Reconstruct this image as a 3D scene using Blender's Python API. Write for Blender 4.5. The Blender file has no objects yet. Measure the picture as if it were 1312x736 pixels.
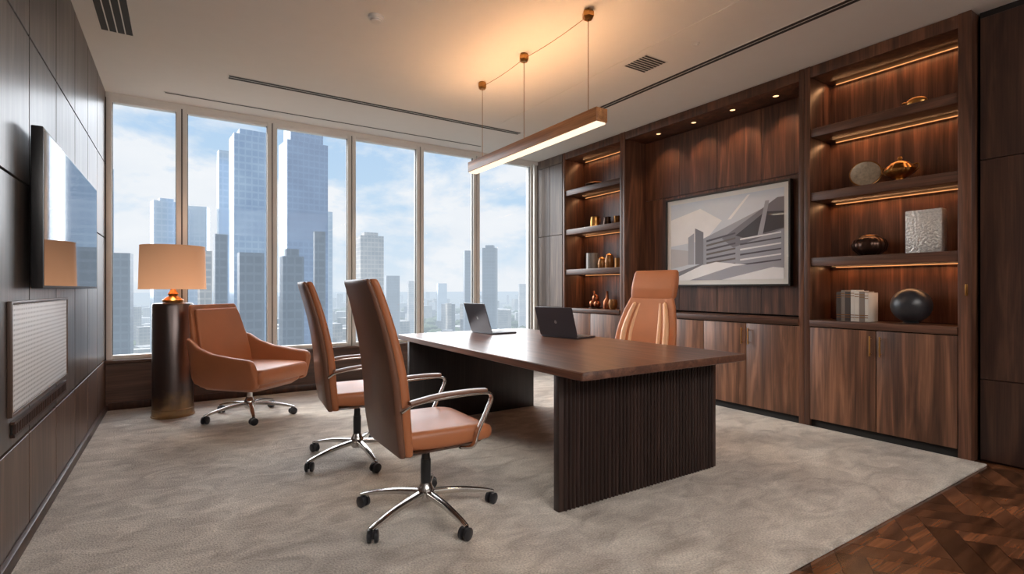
import bpy, bmesh, math, random
from mathutils import Vector, Matrix
random.seed(11)
scene = bpy.context.scene
COL = scene.collection
PI = math.pi

# ------------------------------------------------------------------ materials
def newmat(name):
    m = bpy.data.materials.new(name); m.use_nodes = True
    n = m.node_tree.nodes; n.clear()
    out = n.new('ShaderNodeOutputMaterial'); b = n.new('ShaderNodeBsdfPrincipled')
    m.node_tree.links.new(b.outputs[0], out.inputs[0])
    return m, n, m.node_tree.links, b, out

def c4(c): return (c[0], c[1], c[2], 1)
def srgb(r, g, b):
    f = lambda v: (v/255/12.92 if v/255 <= .04045 else ((v/255+.055)/1.055)**2.4)
    return (f(r), f(g), f(b))

def pbr(name, col, rough=.5, metal=0, var=.12, vs=8, bump=0, bs=150, coat=0, emis=None, es=0, sheen=0):
    m, n, l, b, out = newmat(name)
    tc = n.new('ShaderNodeTexCoord'); nz = n.new('ShaderNodeTexNoise')
    nz.inputs['Scale'].default_value = vs; nz.inputs['Detail'].default_value = 4
    l.new(tc.outputs['Object'], nz.inputs['Vector'])
    mx = n.new('ShaderNodeMix'); mx.data_type = 'RGBA'
    mx.inputs['A'].default_value = c4([max(0, v*(1-var)) for v in col])
    mx.inputs['B'].default_value = c4([min(1, v*(1+var)) for v in col])
    l.new(nz.outputs['Fac'], mx.inputs['Factor']); l.new(mx.outputs['Result'], b.inputs['Base Color'])
    b.inputs['Roughness'].default_value = rough; b.inputs['Metallic'].default_value = metal
    b.inputs['Coat Weight'].default_value = coat; b.inputs['Sheen Weight'].default_value = sheen
    if bump:
        n2 = n.new('ShaderNodeTexNoise'); n2.inputs['Scale'].default_value = bs; n2.inputs['Detail'].default_value = 3
        l.new(tc.outputs['Object'], n2.inputs['Vector'])
        bp = n.new('ShaderNodeBump'); bp.inputs['Strength'].default_value = bump; bp.inputs['Distance'].default_value = .01
        l.new(n2.outputs['Fac'], bp.inputs['Height']); l.new(bp.outputs[0], b.inputs['Normal'])
    if emis:
        b.inputs['Emission Color'].default_value = c4(emis); b.inputs['Emission Strength'].default_value = es
    return m

def wood(name, c1, c2, rough=.35, axis='Z', island=.25, coat=0, spec=.5, scale=1.0):
    m, n, l, b, out = newmat(name)
    tc = n.new('ShaderNodeTexCoord'); geo = n.new('ShaderNodeNewGeometry'); oi = n.new('ShaderNodeObjectInfo')
    ad = n.new('ShaderNodeMath'); ad.operation = 'ADD'
    l.new(geo.outputs['Random Per Island'], ad.inputs[0]); l.new(oi.outputs['Random'], ad.inputs[1])
    mu = n.new('ShaderNodeMath'); mu.operation = 'MULTIPLY'; mu.inputs[1].default_value = 13.7
    l.new(ad.outputs[0], mu.inputs[0])
    va = n.new('ShaderNodeVectorMath'); va.operation = 'ADD'
    l.new(tc.outputs['Object'], va.inputs[0]); l.new(mu.outputs[0], va.inputs[1])
    def nzs(ac, al, det, dist):
        mp = n.new('ShaderNodeMapping')
        s = [ac*scale]*3; s['XYZ'.index(axis)] = al*scale
        mp.inputs['Scale'].default_value = s
        l.new(va.outputs[0], mp.inputs['Vector'])
        z = n.new('ShaderNodeTexNoise'); z.inputs['Scale'].default_value = 1
        z.inputs['Detail'].default_value = det; z.inputs['Distortion'].default_value = dist
        l.new(mp.outputs[0], z.inputs['Vector']); return z
    a = nzs(9, .7, 6, 1.6); f = nzs(110, 2.5, 3, .2)
    cr = n.new('ShaderNodeValToRGB')
    cr.color_ramp.elements[0].position = .32; cr.color_ramp.elements[0].color = c4(c1)
    cr.color_ramp.elements[1].position = .68; cr.color_ramp.elements[1].color = c4(c2)
    e = cr.color_ramp.elements.new(.5); e.color = c4([(x*.65+y*.35) for x, y in zip(c1, c2)])
    l.new(a.outputs['Fac'], cr.inputs[0])
    mr = n.new('ShaderNodeMapRange'); mr.inputs['From Min'].default_value = .3; mr.inputs['From Max'].default_value = .7
    mr.inputs['To Min'].default_value = .72; mr.inputs['To Max'].default_value = 1.18
    l.new(f.outputs['Fac'], mr.inputs['Value'])
    m2 = n.new('ShaderNodeMapRange'); m2.inputs['To Min'].default_value = 1-island; m2.inputs['To Max'].default_value = 1+island
    fr = n.new('ShaderNodeMath'); fr.operation = 'FRACT'; l.new(ad.outputs[0], fr.inputs[0]); l.new(fr.outputs[0], m2.inputs['Value'])
    mm = n.new('ShaderNodeMath'); mm.operation = 'MULTIPLY'; l.new(mr.outputs[0], mm.inputs[0]); l.new(m2.outputs[0], mm.inputs[1])
    vm = n.new('ShaderNodeVectorMath'); vm.operation = 'SCALE'; l.new(cr.outputs[0], vm.inputs[0]); l.new(mm.outputs[0], vm.inputs['Scale'])
    l.new(vm.outputs[0], b.inputs['Base Color'])
    b.inputs['Roughness'].default_value = rough; b.inputs['Coat Weight'].default_value = coat; b.inputs['Coat Roughness'].default_value = .15
    b.inputs['Specular IOR Level'].default_value = spec
    bp = n.new('ShaderNodeBump'); bp.inputs['Strength'].default_value = .06; bp.inputs['Distance'].default_value = .002
    l.new(f.outputs['Fac'], bp.inputs['Height']); l.new(bp.outputs[0], b.inputs['Normal'])
    return m

def emit(name, col, s):
    m = bpy.data.materials.new(name); m.use_nodes = True; n = m.node_tree.nodes; n.clear()
    o = n.new('ShaderNodeOutputMaterial'); e = n.new('ShaderNodeEmission')
    e.inputs[0].default_value = c4(col); e.inputs[1].default_value = s
    m.node_tree.links.new(e.outputs[0], o.inputs[0]); return m

M = {}
M['walnut'] = wood('walnut', srgb(60, 37, 28), srgb(122, 81, 60), .38, 'Z', .2)
M['walnut_door'] = wood('walnut_door', srgb(76, 49, 36), srgb(142, 98, 73), .4, 'Z', .12)
M['walnut_h'] = wood('walnut_shelf', srgb(66, 42, 32), srgb(108, 73, 56), .38, 'Y', .1)
M['walnut_dark'] = wood('walnut_dark', srgb(50, 32, 26), srgb(86, 58, 45), .36, 'Z', .15)
M['desk_top'] = wood('desk_top', srgb(80, 52, 42), srgb(124, 86, 68), .32, 'Y', .0, coat=.15)
M['desk_ped'] = wood('desk_pedestal', srgb(38, 26, 23), srgb(62, 43, 37), .42, 'Z', .05)
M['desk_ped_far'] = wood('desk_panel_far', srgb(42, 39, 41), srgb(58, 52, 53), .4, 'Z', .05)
M['wall_grey'] = wood('grey_stained_panel', srgb(78, 71, 68), srgb(116, 107, 102), .33, 'Z', .14)
M['wall_brown'] = wood('brown_wainscot', srgb(80, 61, 52), srgb(118, 94, 81), .36, 'Z', .12)
M['wall_corner'] = wood('corner_panel', srgb(90, 76, 69), srgb(126, 109, 99), .4, 'Z', .1)
M['sill'] = wood('sill_panel', srgb(70, 49, 40), srgb(98, 71, 58), .3, 'X', .1)
M['pendant_wood'] = wood('pendant_wood', srgb(150, 96, 56), srgb(200, 142, 92), .4, 'Y', .05)
M['black_gap'] = pbr('shadow_gap', (.012, .009, .008), .8)
M['ceiling'] = pbr('ceiling_paint', srgb(234, 232, 228), .85, var=.02)
M['white'] = pbr('white_paint', srgb(230, 228, 223), .5, var=.02)
M['slot'] = pbr('slot_dark', srgb(48, 46, 44), .6)
M['frame'] = pbr('window_frame', srgb(228, 226, 222), .4, .0, var=.03)
M['frame_dark'] = pbr('window_gasket', srgb(70, 66, 62), .5)
M['chrome'] = pbr('chrome', (.62, .6, .58), .16, 1, var=.03)
M['black'] = pbr('black_plastic', (.015, .015, .017), .35)
M['rubber'] = pbr('black_castor', (.02, .02, .024), .3)
M['tan'] = pbr('tan_leather', srgb(176, 109, 71), .4, var=.14, vs=5, bump=.12, bs=260)
M['tan_light'] = pbr('pale_tan_leather', srgb(226, 174, 132), .42, var=.1, vs=6, bump=.1, bs=260)
M['brown_leather'] = pbr('brown_leather', srgb(116, 80, 63), .3, var=.14, vs=5, bump=.1, bs=260)
M['brass'] = pbr('brass', srgb(190, 140, 80), .28, 1, var=.08)
M['brass_dark'] = pbr('antique_brass', srgb(140, 98, 58), .35, 1, var=.3, vs=25)
M['bronze'] = pbr('dark_bronze', srgb(70, 52, 44), .3, .9, var=.35, vs=20)
M['stone'] = pbr('dark_stone', srgb(44, 44, 48), .35, 0, var=.3, vs=30)
M['silver_tex'] = pbr('hammered_silver', srgb(205, 200, 194), .3, .5, var=.5, vs=60, bump=1.0, bs=60)
M['paper'] = pbr('paper', srgb(220, 212, 198), .8)
M['bk_dark'] = pbr('book_dark', srgb(70, 62, 58), .6)
M['bk_white'] = pbr('book_white', srgb(205, 198, 188), .6)
M['bk_grey'] = pbr('book_grey', srgb(128, 116, 106), .6)
M['laptop'] = pbr('laptop_grey', srgb(84, 84, 92), .35, .6, var=.03)
M['screen'] = pbr('screen_black', (.01, .011, .014), .08)
M['key'] = pbr('key_black', (.02, .02, .022), .5)
M['copper'] = pbr('copper', srgb(150, 92, 64), .34, 1, var=.2)
M['amber'] = pbr('amber_jar', srgb(150, 104, 60), .25, .3, var=.25, vs=30)
M['logo'] = pbr('pale_logo', srgb(170, 172, 178), .3, .5)
M['tv_glass'] = pbr('tv_glass', (.02, .024, .03), .04, coat=1.0)
M['led'] = emit('warm_led', (1, .42, .15), 1.1)
M['diffuser'] = emit('pendant_diffuser', (1, .80, .58), 1.5)
M['dl'] = emit('downlight_lens', (1, .62, .30), 2.5)

# lamp shade : glowing fabric
m, n, l, b, out = newmat('lamp_shade_fabric')
b.inputs['Base Color'].default_value = c4(srgb(196, 150, 118)); b.inputs['Roughness'].default_value = .8
tc = n.new('ShaderNodeTexCoord'); sp = n.new('ShaderNodeSeparateXYZ'); l.new(tc.outputs['Object'], sp.inputs[0])
mr = n.new('ShaderNodeMapRange'); mr.inputs['From Min'].default_value = 1.2; mr.inputs['From Max'].default_value = 1.62
mr.inputs['To Min'].default_value = .55; mr.inputs['To Max'].default_value = .2
l.new(sp.outputs['Z'], mr.inputs['Value']); l.new(mr.outputs[0], b.inputs['Emission Strength'])
b.inputs['Emission Color'].default_value = c4(srgb(246, 180, 134))
M['shade'] = m

# lamp base : bronze fading to brass at the foot
m, n, l, b, out = newmat('lamp_column_metal')
tc = n.new('ShaderNodeTexCoord'); sp = n.new('ShaderNodeSeparateXYZ'); l.new(tc.outputs['Object'], sp.inputs[0])
nz = n.new('ShaderNodeTexNoise'); nz.inputs['Scale'].default_value = 12; l.new(tc.outputs['Object'], nz.inputs['Vector'])
ma = n.new('ShaderNodeMath'); ma.operation = 'MULTIPLY_ADD'; ma.inputs[1].default_value = .25
l.new(nz.outputs['Fac'], ma.inputs[0]); l.new(sp.outputs['Z'], ma.inputs[2])
cr = n.new('ShaderNodeValToRGB'); cr.color_ramp.elements[0].position = .12; cr.color_ramp.elements[0].color = c4(srgb(170, 134, 92))
cr.color_ramp.elements[1].position = .38; cr.color_ramp.elements[1].color = c4(srgb(100, 90, 88))
l.new(ma.outputs[0], cr.inputs[0]); l.new(cr.outputs[0], b.inputs['Base Color'])
b.inputs['Metallic'].default_value = .9; b.inputs['Roughness'].default_value = .3
M['lamp_col'] = m

# carpet
m, n, l, b, out = newmat('plush_carpet')
tc = n.new('ShaderNodeTexCoord')
def N(scale, det, dist=0, vec=None):
    z = n.new('ShaderNodeTexNoise'); z.inputs['Scale'].default_value = scale; z.inputs['Detail'].default_value = det
    z.inputs['Distortion'].default_value = dist; l.new(vec or tc.outputs['Object'], z.inputs['Vector']); return z
mp = n.new('ShaderNodeMapping'); mp.inputs['Scale'].default_value = (1, 1.7, 1); mp.inputs['Rotation'].default_value = (0, 0, .5); l.new(tc.outputs['Object'], mp.inputs['Vector'])
a = N(1.3, 5, 1.2); f = N(110, 4); g = N(4.5, 8, 1.0, mp.outputs[0])
cr = n.new('ShaderNodeValToRGB'); cr.color_ramp.elements[0].position = .36; cr.color_ramp.elements[1].position = .64
cr.color_ramp.elements[0].color = c4(srgb(172, 161, 150)); cr.color_ramp.elements[1].color = c4(srgb(224, 214, 202))
ad = n.new('ShaderNodeMath'); ad.operation = 'MULTIPLY_ADD'; ad.inputs[1].default_value = .6
ml = n.new('ShaderNodeMath'); ml.operation = 'MULTIPLY'; ml.inputs[1].default_value = .4
l.new(a.outputs['Fac'], ml.inputs[0]); l.new(g.outputs['Fac'], ad.inputs[0]); l.new(ml.outputs[0], ad.inputs[2])
l.new(ad.outputs[0], cr.inputs[0])
mr = n.new('ShaderNodeMapRange'); mr.inputs['From Min'].default_value = .25; mr.inputs['From Max'].default_value = .75
mr.inputs['To Min'].default_value = .60; mr.inputs['To Max'].default_value = 1.25; l.new(f.outputs['Fac'], mr.inputs['Value'])
vm = n.new('ShaderNodeVectorMath'); vm.operation = 'SCALE'; l.new(cr.outputs[0], vm.inputs[0]); l.new(mr.outputs[0], vm.inputs['Scale'])
l.new(vm.outputs[0], b.inputs['Base Color']); b.inputs['Roughness'].default_value = .95; b.inputs['Sheen Weight'].default_value = .15
b1 = n.new('ShaderNodeBump'); b1.inputs['Strength'].default_value = .7; b1.inputs['Distance'].default_value = .03; l.new(g.outputs['Fac'], b1.inputs['Height'])
b2 = n.new('ShaderNodeBump'); b2.inputs['Strength'].default_value = .9; b2.inputs['Distance'].default_value = .012; l.new(f.outputs['Fac'], b2.inputs['Height'])
l.new(b1.outputs[0], b2.inputs['Normal']); l.new(b2.outputs[0], b.inputs['Normal'])
M['carpet'] = m
M['parquet'] = wood('parquet', srgb(60, 36, 24), srgb(134, 84, 54), .22, 'X', .6, coat=.35)

# window glass
m = bpy.data.materials.new('window_glass'); m.use_nodes = True; n = m.node_tree.nodes; l = m.node_tree.links; n.clear()
out = n.new('ShaderNodeOutputMaterial'); tr = n.new('ShaderNodeBsdfTransparent'); gl = n.new('ShaderNodeBsdfGlossy'); gl.inputs['Roughness'].default_value = .02
fr = n.new('ShaderNodeFresnel'); fr.inputs[0].default_value = 1.12
mxs = n.new('ShaderNodeMixShader'); l.new(fr.outputs[0], mxs.inputs[0]); l.new(tr.outputs[0], mxs.inputs[1]); l.new(gl.outputs[0], mxs.inputs[2]); l.new(mxs.outputs[0], out.inputs[0])
tr.inputs[0].default_value = (.97, .985, 1, 1)
M['glass'] = m

# perforated grille
m, n, l, b, out = newmat('perforated_grille')
tc = n.new('ShaderNodeTexCoord'); sp = n.new('ShaderNodeSeparateXYZ'); l.new(tc.outputs['Object'], sp.inputs[0])
def wv(o):
    k = n.new('ShaderNodeMath'); k.operation = 'MULTIPLY'; k.inputs[1].default_value = 2*PI/.022; l.new(o, k.inputs[0])
    s = n.new('ShaderNodeMath'); s.operation = 'SINE'; l.new(k.outputs[0], s.inputs[0]); return s
s1 = wv(sp.outputs['Y']); s2 = wv(sp.outputs['Z']); mu = n.new('ShaderNodeMath'); mu.operation = 'ADD'; l.new(s1.outputs[0], mu.inputs[0]); l.new(s2.outputs[0], mu.inputs[1])
gt = n.new('ShaderNodeMapRange'); gt.inputs['From Min'].default_value = .4; gt.inputs['From Max'].default_value = 1.5; l.new(mu.outputs[0], gt.inputs['Value'])
mx = n.new('ShaderNodeMix'); mx.data_type = 'RGBA'; mx.inputs['A'].default_value = c4(srgb(232, 233, 235)); mx.inputs['B'].default_value = c4(srgb(150, 150, 152))
l.new(gt.outputs[0], mx.inputs['Factor']); l.new(mx.outputs['Result'], b.inputs['Base Color'])
M['grille'] = m

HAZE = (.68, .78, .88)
def hazemat(name, c_glass, c_line, fz=3.6, fx=3.0, rough=.15, metal=.4, hl=800, noise=False):  # haze painted into the material: pale emission that grows with distance
    m, n, l, b, out = newmat(name)
    tc = n.new('ShaderNodeTexCoord'); geo = n.new('ShaderNodeNewGeometry')
    if noise:
        z = n.new('ShaderNodeTexNoise'); z.inputs['Scale'].default_value = .02; z.inputs['Detail'].default_value = 8; l.new(geo.outputs['Position'], z.inputs['Vector'])
        fac = z.outputs['Fac']
    else:
        sp = n.new('ShaderNodeSeparateXYZ'); l.new(tc.outputs['Object'], sp.inputs[0])
        def line(o, per, w):
            d = n.new('ShaderNodeMath'); d.operation = 'DIVIDE'; d.inputs[1].default_value = per; l.new(o, d.inputs[0])
            f = n.new('ShaderNodeMath'); f.operation = 'FRACT'; l.new(d.outputs[0], f.inputs[0])
            g = n.new('ShaderNodeMath'); g.operation = 'LESS_THAN'; g.inputs[1].default_value = w; l.new(f.outputs[0], g.inputs[0]); return g.outputs[0]
        a1 = line(sp.outputs['Z'], fz, .28)
        ax = n.new('ShaderNodeMath'); ax.operation = 'ADD'; l.new(sp.outputs['X'], ax.inputs[0]); l.new(sp.outputs['Y'], ax.inputs[1])
        a2 = line(ax.outputs[0], fx, .2)
        mxm = n.new('ShaderNodeMath'); mxm.operation = 'MAXIMUM'; l.new(a1, mxm.inputs[0]); l.new(a2, mxm.inputs[1])
        z = n.new('ShaderNodeTexNoise'); z.inputs['Scale'].default_value = .06; z.inputs['Detail'].default_value = 4; l.new(tc.outputs['Object'], z.inputs['Vector'])
        av = n.new('ShaderNodeMath'); av.operation = 'MULTIPLY_ADD'; av.inputs[1].default_value = .35; l.new(mxm.outputs[0], av.inputs[0])
        zz = n.new('ShaderNodeMath'); zz.operation = 'MULTIPLY_ADD'; zz.inputs[1].default_value = 2.2; zz.inputs[2].default_value = -.8; l.new(z.outputs['Fac'], zz.inputs[0]); l.new(zz.outputs[0], av.inputs[2])
        av.use_clamp = True; fac = av.outputs[0]
    mx = n.new('ShaderNodeMix'); mx.data_type = 'RGBA'; mx.inputs['A'].default_value = c4(c_glass); mx.inputs['B'].default_value = c4(c_line)
    l.new(fac, mx.inputs['Factor']); l.new(mx.outputs['Result'], b.inputs['Base Color'])
    b.inputs['Roughness'].default_value = rough; b.inputs['Metallic'].default_value = metal
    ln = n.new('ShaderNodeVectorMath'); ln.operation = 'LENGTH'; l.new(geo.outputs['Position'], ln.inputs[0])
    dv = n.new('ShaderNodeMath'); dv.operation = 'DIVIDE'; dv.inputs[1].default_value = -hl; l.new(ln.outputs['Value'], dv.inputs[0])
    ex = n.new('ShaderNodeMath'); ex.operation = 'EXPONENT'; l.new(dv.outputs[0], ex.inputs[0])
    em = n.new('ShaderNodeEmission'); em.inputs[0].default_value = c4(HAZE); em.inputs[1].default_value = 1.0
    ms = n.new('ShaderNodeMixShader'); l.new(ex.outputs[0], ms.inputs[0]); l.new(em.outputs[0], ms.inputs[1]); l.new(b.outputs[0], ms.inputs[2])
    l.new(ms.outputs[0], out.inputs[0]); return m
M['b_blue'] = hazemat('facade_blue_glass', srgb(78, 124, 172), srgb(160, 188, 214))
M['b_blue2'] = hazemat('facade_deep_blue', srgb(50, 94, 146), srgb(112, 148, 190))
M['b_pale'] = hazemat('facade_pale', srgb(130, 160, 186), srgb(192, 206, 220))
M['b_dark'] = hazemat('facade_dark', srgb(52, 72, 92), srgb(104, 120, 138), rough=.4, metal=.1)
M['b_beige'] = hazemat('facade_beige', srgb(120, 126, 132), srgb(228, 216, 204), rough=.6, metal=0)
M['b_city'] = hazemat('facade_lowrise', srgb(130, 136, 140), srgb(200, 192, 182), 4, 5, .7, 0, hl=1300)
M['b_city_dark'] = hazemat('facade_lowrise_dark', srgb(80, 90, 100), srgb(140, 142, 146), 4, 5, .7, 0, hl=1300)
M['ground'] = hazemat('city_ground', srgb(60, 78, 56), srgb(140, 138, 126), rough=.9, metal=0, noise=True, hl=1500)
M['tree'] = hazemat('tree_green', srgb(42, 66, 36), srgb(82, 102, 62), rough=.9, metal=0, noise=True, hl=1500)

# ------------------------------------------------------------------ mesh tools
def rr(w, h, r, k=4):
    r = min(r, w/2*.999, h/2*.999); pts = []
    for cx, cy, a0 in ((w/2-r, h/2-r, 0), (-w/2+r, h/2-r, 90), (-w/2+r, -h/2+r, 180), (w/2-r, -h/2+r, 270)):
        for i in range(k+1):
            a = math.radians(a0+90*i/k); pts.append((cx+r*math.cos(a), cy+r*math.sin(a)))
    return pts

def cat(pts, n=6):
    P = [Vector(p) for p in pts]; out = []
    for i in range(len(P)-1):
        p0 = P[max(i-1, 0)]; p1 = P[i]; p2 = P[i+1]; p3 = P[min(i+2, len(P)-1)]
        for j in range(n):
            t = j/n
            out.append(.5*((2*p1)+(-p0+p2)*t+(2*p0-5*p1+4*p2-p3)*t*t+(-p0+3*p1-3*p2+p3)*t**3))
    out.append(P[-1]); return out

class MB:
    def __init__(s): s.bm = bmesh.new(); s.X = Matrix.Identity(4)
    def _merge(s, t, mi):
        for f in t.faces: f.material_index = mi
        t.transform(s.X)
        me = bpy.data.meshes.new('t'); t.to_mesh(me); t.free(); s.bm.from_mesh(me); bpy.data.meshes.remove(me)
    def box(s, a, b, bev=0, mi=0, seg=2):
        t = bmesh.new(); bmesh.ops.create_cube(t, size=1)
        for v in t.verts: v.co = Vector([(a[i]+b[i])/2+v.co[i]*(b[i]-a[i]) for i in range(3)])
        if bev: bmesh.ops.bevel(t, geom=t.edges[:], offset=bev, segments=seg, affect='EDGES', profile=.5)
        s._merge(t, mi); return s
    def rings(s, R, mi=0, cap=True, closed=True):
        t = bmesh.new(); V = [[t.verts.new(Vector(p)) for p in r] for r in R]; n = len(R[0])
        for i in range(len(R)-1):
            for j in range(n if closed else n-1):
                t.faces.new((V[i][j], V[i][(j+1) % n], V[i+1][(j+1) % n], V[i+1][j]))
        if cap: t.faces.new(V[0][::-1]); t.faces.new(V[-1])
        bmesh.ops.recalc_face_normals(t, faces=t.faces[:])
        s._merge(t, mi); return s
    def lathe(s, prof, seg=32, mi=0, o=(0, 0, 0), cap=True):
        return s.rings([[(o[0]+max(r, .0005)*math.cos(2*PI*k/seg), o[1]+max(r, .0005)*math.sin(2*PI*k/seg), o[2]+z) for k in range(seg)] for r, z in prof], mi, cap)
    def sweep(s, pts, w, h, bn=(0, 1, 0), mi=0, round_=.9, k=2):
        P = [Vector(p) for p in pts]; B = Vector(bn).normalized(); R = []; n = len(P)
        for i, p in enumerate(P):
            t = (P[min(i+1, n-1)]-P[max(i-1, 0)]).normalized(); nn = t.cross(B).normalized()
            ww = w[i] if isinstance(w, (list, tuple)) else w; hh = h[i] if isinstance(h, (list, tuple)) else h
            R.append([p+B*a+nn*c for a, c in rr(ww, hh, min(ww, hh)/2*round_, k)])
        return s.rings(R, mi)
    def tube(s, pts, r, mi=0, seg=10):
        P = [Vector(p) for p in pts]; R = []; n = len(P); ref = None
        for i, p in enumerate(P):
            t = (P[min(i+1, n-1)]-P[max(i-1, 0)]).normalized()
            if ref is None: ref = t.orthogonal().normalized()
            ref = (ref-t*ref.dot(t)).normalized(); q = t.cross(ref)
            rad = r[i] if isinstance(r, (list, tuple)) else r
            R.append([p+ref*math.cos(2*PI*j/seg)*rad+q*math.sin(2*PI*j/seg)*rad for j in range(seg)])
        return s.rings(R, mi)
    def poly(s, pts, mi=0):
        t = bmesh.new(); t.faces.new([t.verts.new(p) for p in pts]); s._merge(t, mi); return s
    def ball(s, c, r, mi=0, sc=(1, 1, 1), sub=3):
        t = bmesh.new(); bmesh.ops.create_icosphere(t, subdivisions=sub, radius=r)
        for v in t.verts: v.co = Vector((c[0]+v.co.x*sc[0], c[1]+v.co.y*sc[1], c[2]+v.co.z*sc[2]))
        s._merge(t, mi); return s
    def obj(s, name, mats, parent=None, loc=(0, 0, 0), smooth=True, ang=38, sub=0, label=None):
        bm = s.bm
        for f in bm.faces: f.smooth = smooth
        if smooth:
            for e in bm.edges:
                if len(e.link_faces) == 2 and e.calc_face_angle(0) > math.radians(ang): e.smooth = False
        me = bpy.data.meshes.new(name); bm.to_mesh(me); bm.free()
        for mm in (mats if isinstance(mats, (list, tuple)) else [mats]): me.materials.append(M[mm] if isinstance(mm, str) else mm)
        o = bpy.data.objects.new(name, me); o.location = loc; COL.objects.link(o)
        if parent: o.parent = parent
        if sub:
            md = o.modifiers.new('sub', 'SUBSURF'); md.levels = sub; md.render_levels = sub
            for e in me.edges: e.use_edge_sharp = False
        if label: o['label'] = label
        return o

def tag(o, label, cat_, group=None):
    o['label'] = label; o['category'] = cat_
    if group: o['group'] = group
    return o
def thing(name, label, cat_, loc=(0, 0, 0), rz=0, group=None, scale=1):
    e = bpy.data.objects.new(name, None); e.empty_display_size = .1; e.location = loc; e.rotation_euler = (0, 0, rz); e.scale = (scale,)*3
    COL.objects.link(e); return tag(e, label, cat_, group)
def struct(o): o['kind'] = 'structure'; return o
def copy_tree(src, loc, rz, label=None):
    m = {}; n = src.copy(); COL.objects.link(n); n.location = loc; n.rotation_euler = (0, 0, rz); m[src] = n
    if label: n['label'] = label
    def rec(a):
        for ch in a.children:
            c = ch.copy(); COL.objects.link(c); c.parent = m[a]; m[ch] = c; rec(ch)
    rec(src); return n
def light(name, typ, loc, energy, col, parent=None, size=.1, size_y=None, rot=(0, 0, 0), spot=60, blend=.6):
    d = bpy.data.lights.new(name, typ); d.energy = energy; d.color = col
    if typ == 'AREA':
        d.size = size
        if size_y: d.shape = 'RECTANGLE'; d.size_y = size_y
    elif typ == 'SPOT': d.spot_size = math.radians(spot); d.spot_blend = blend; d.shadow_soft_size = size
    elif typ == 'SUN': d.angle = size
    else: d.shadow_soft_size = size
    o = bpy.data.objects.new(name, d); o.location = loc; o.rotation_euler = rot; COL.objects.link(o)
    if parent: o.parent = parent
    return o

# ------------------------------------------------------------------ room
XL, XR, YF, ZC = -.62, 4.64, 6.48, 3.15
YB = -3.2
# floor (parquet herringbone mesh over slab)
mb = MB(); mb.box((-.8, YB-.1, -.12), (5.5, 6.8, -.019), 0, 1)
t = bmesh.new(); L_, W_ = .48, .12
rot = Matrix.Rotation(math.radians(35), 4, 'Z')
def plank(x0, y0, x1, y1):
    g = .0012
    c = [Vector((x0+g, y0+g, -.015)), Vector((x1-g, y0+g, -.015)), Vector((x1-g, y1-g, -.015)), Vector((x0+g, y1-g, -.015))]
    c = [rot @ p for p in c]
    mid = sum(c, Vector())/4
    if not (-1.2 < mid.x < 6 and YB-.4 < mid.y < 1.7): return
    t.faces.new([t.verts.new(p) for p in c])
for i in range(-90, 90):
    for j in range(-20, 21):
        x = i*W_+j*L_; y = i*W_-j*L_
        plank(x, y, x+L_, y+W_); plank(x+L_, y+W_-L_, x+L_+W_, y+W_)
for co, no in (((0, 1.3, 0), (0, 1, 0)), ((5.4, 0, 0), (1, 0, 0)), ((-.7, 0, 0), (-1, 0, 0)), ((0, YB, 0), (0, -1, 0))):
    bmesh.ops.bisect_plane(t, geom=t.verts[:]+t.edges[:]+t.faces[:], plane_co=co, plane_no=no, clear_outer=True)
mb._merge(t, 0)
struct(mb.obj('floor', ['parquet', 'black_gap'], smooth=False))

mb = MB(); mb.box((XL+.001, 1.2, -.0145), (4.638, YF-.09, 0), .006)
tag(mb.obj('carpet', ['carpet']), 'pale beige plush carpet with brushed pile covering the office floor', 'carpet')

mb = MB(); mb.box((-.85, YB-.1, ZC), (5.5, 6.85, ZC+.15)); struct(mb.obj('ceiling', 'ceiling'))

# left panelled wall
mb = MB(); mb.box((XL-.2, YB, -.02), (XL-.022, 6.7, ZC), 0, 2)
ys = [-3.2, -2.45, -1.7, -.95, -.2, .55, 1.3, 2.05, 2.75, 3.4, 4.05, 4.7, 5.3, 5.85, 6.47]
for i in range(len(ys)-1):
    y0, y1 = ys[i]+.006, ys[i+1]-.006
    for z0, z1, mi in ((.0, .493, 1), (.507, 1.694, 0), (1.704, 2.43, 0), (2.44, 3.149, 0)):
        mb.box((XL-.022, y0, z0), (XL, y1, z1), .002, mi, 1)
struct(mb.obj('wall_left', ['wall_grey', 'wall_brown', 'black_gap'], smooth=False))
mb = MB(); mb.box((XL+.001, 1.2, .001), (XL+.024, 6.38, .06), .003); struct(mb.obj('baseboard_left', 'walnut_dark'))

# far wall : sill panel below windows
mb = MB()
xs = [XL, .9, 2.7, 4.64]
for i in range(3): mb.box((xs[i]+.003, YF-.06, -.019), (xs[i+1]-.003, YF+.2, .455), .003, 0, 1)
mb.box((XL, YF-.09, .458), (XR, YF+.2, .49), .005, 0)
mb.box((XL, YF-.02, 3.10), (XR, YF+.2, ZC), 0, 1)
mb.box((XL-.2, YF+.02, -.1), (XL+.001, YF+.25, ZC), 0, 1); mb.box((4.60, YF+.02, -.1), (5.5, YF+.25, ZC), 0, 1)
struct(mb.obj('wall_far', ['sill', 'frame'], smooth=False))
mb = MB(); mb.box((XL+.026, YF-.075, .001), (XR, YF-.0605, .07), .003); struct(mb.obj('baseboard_far', 'walnut_dark'))

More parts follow.
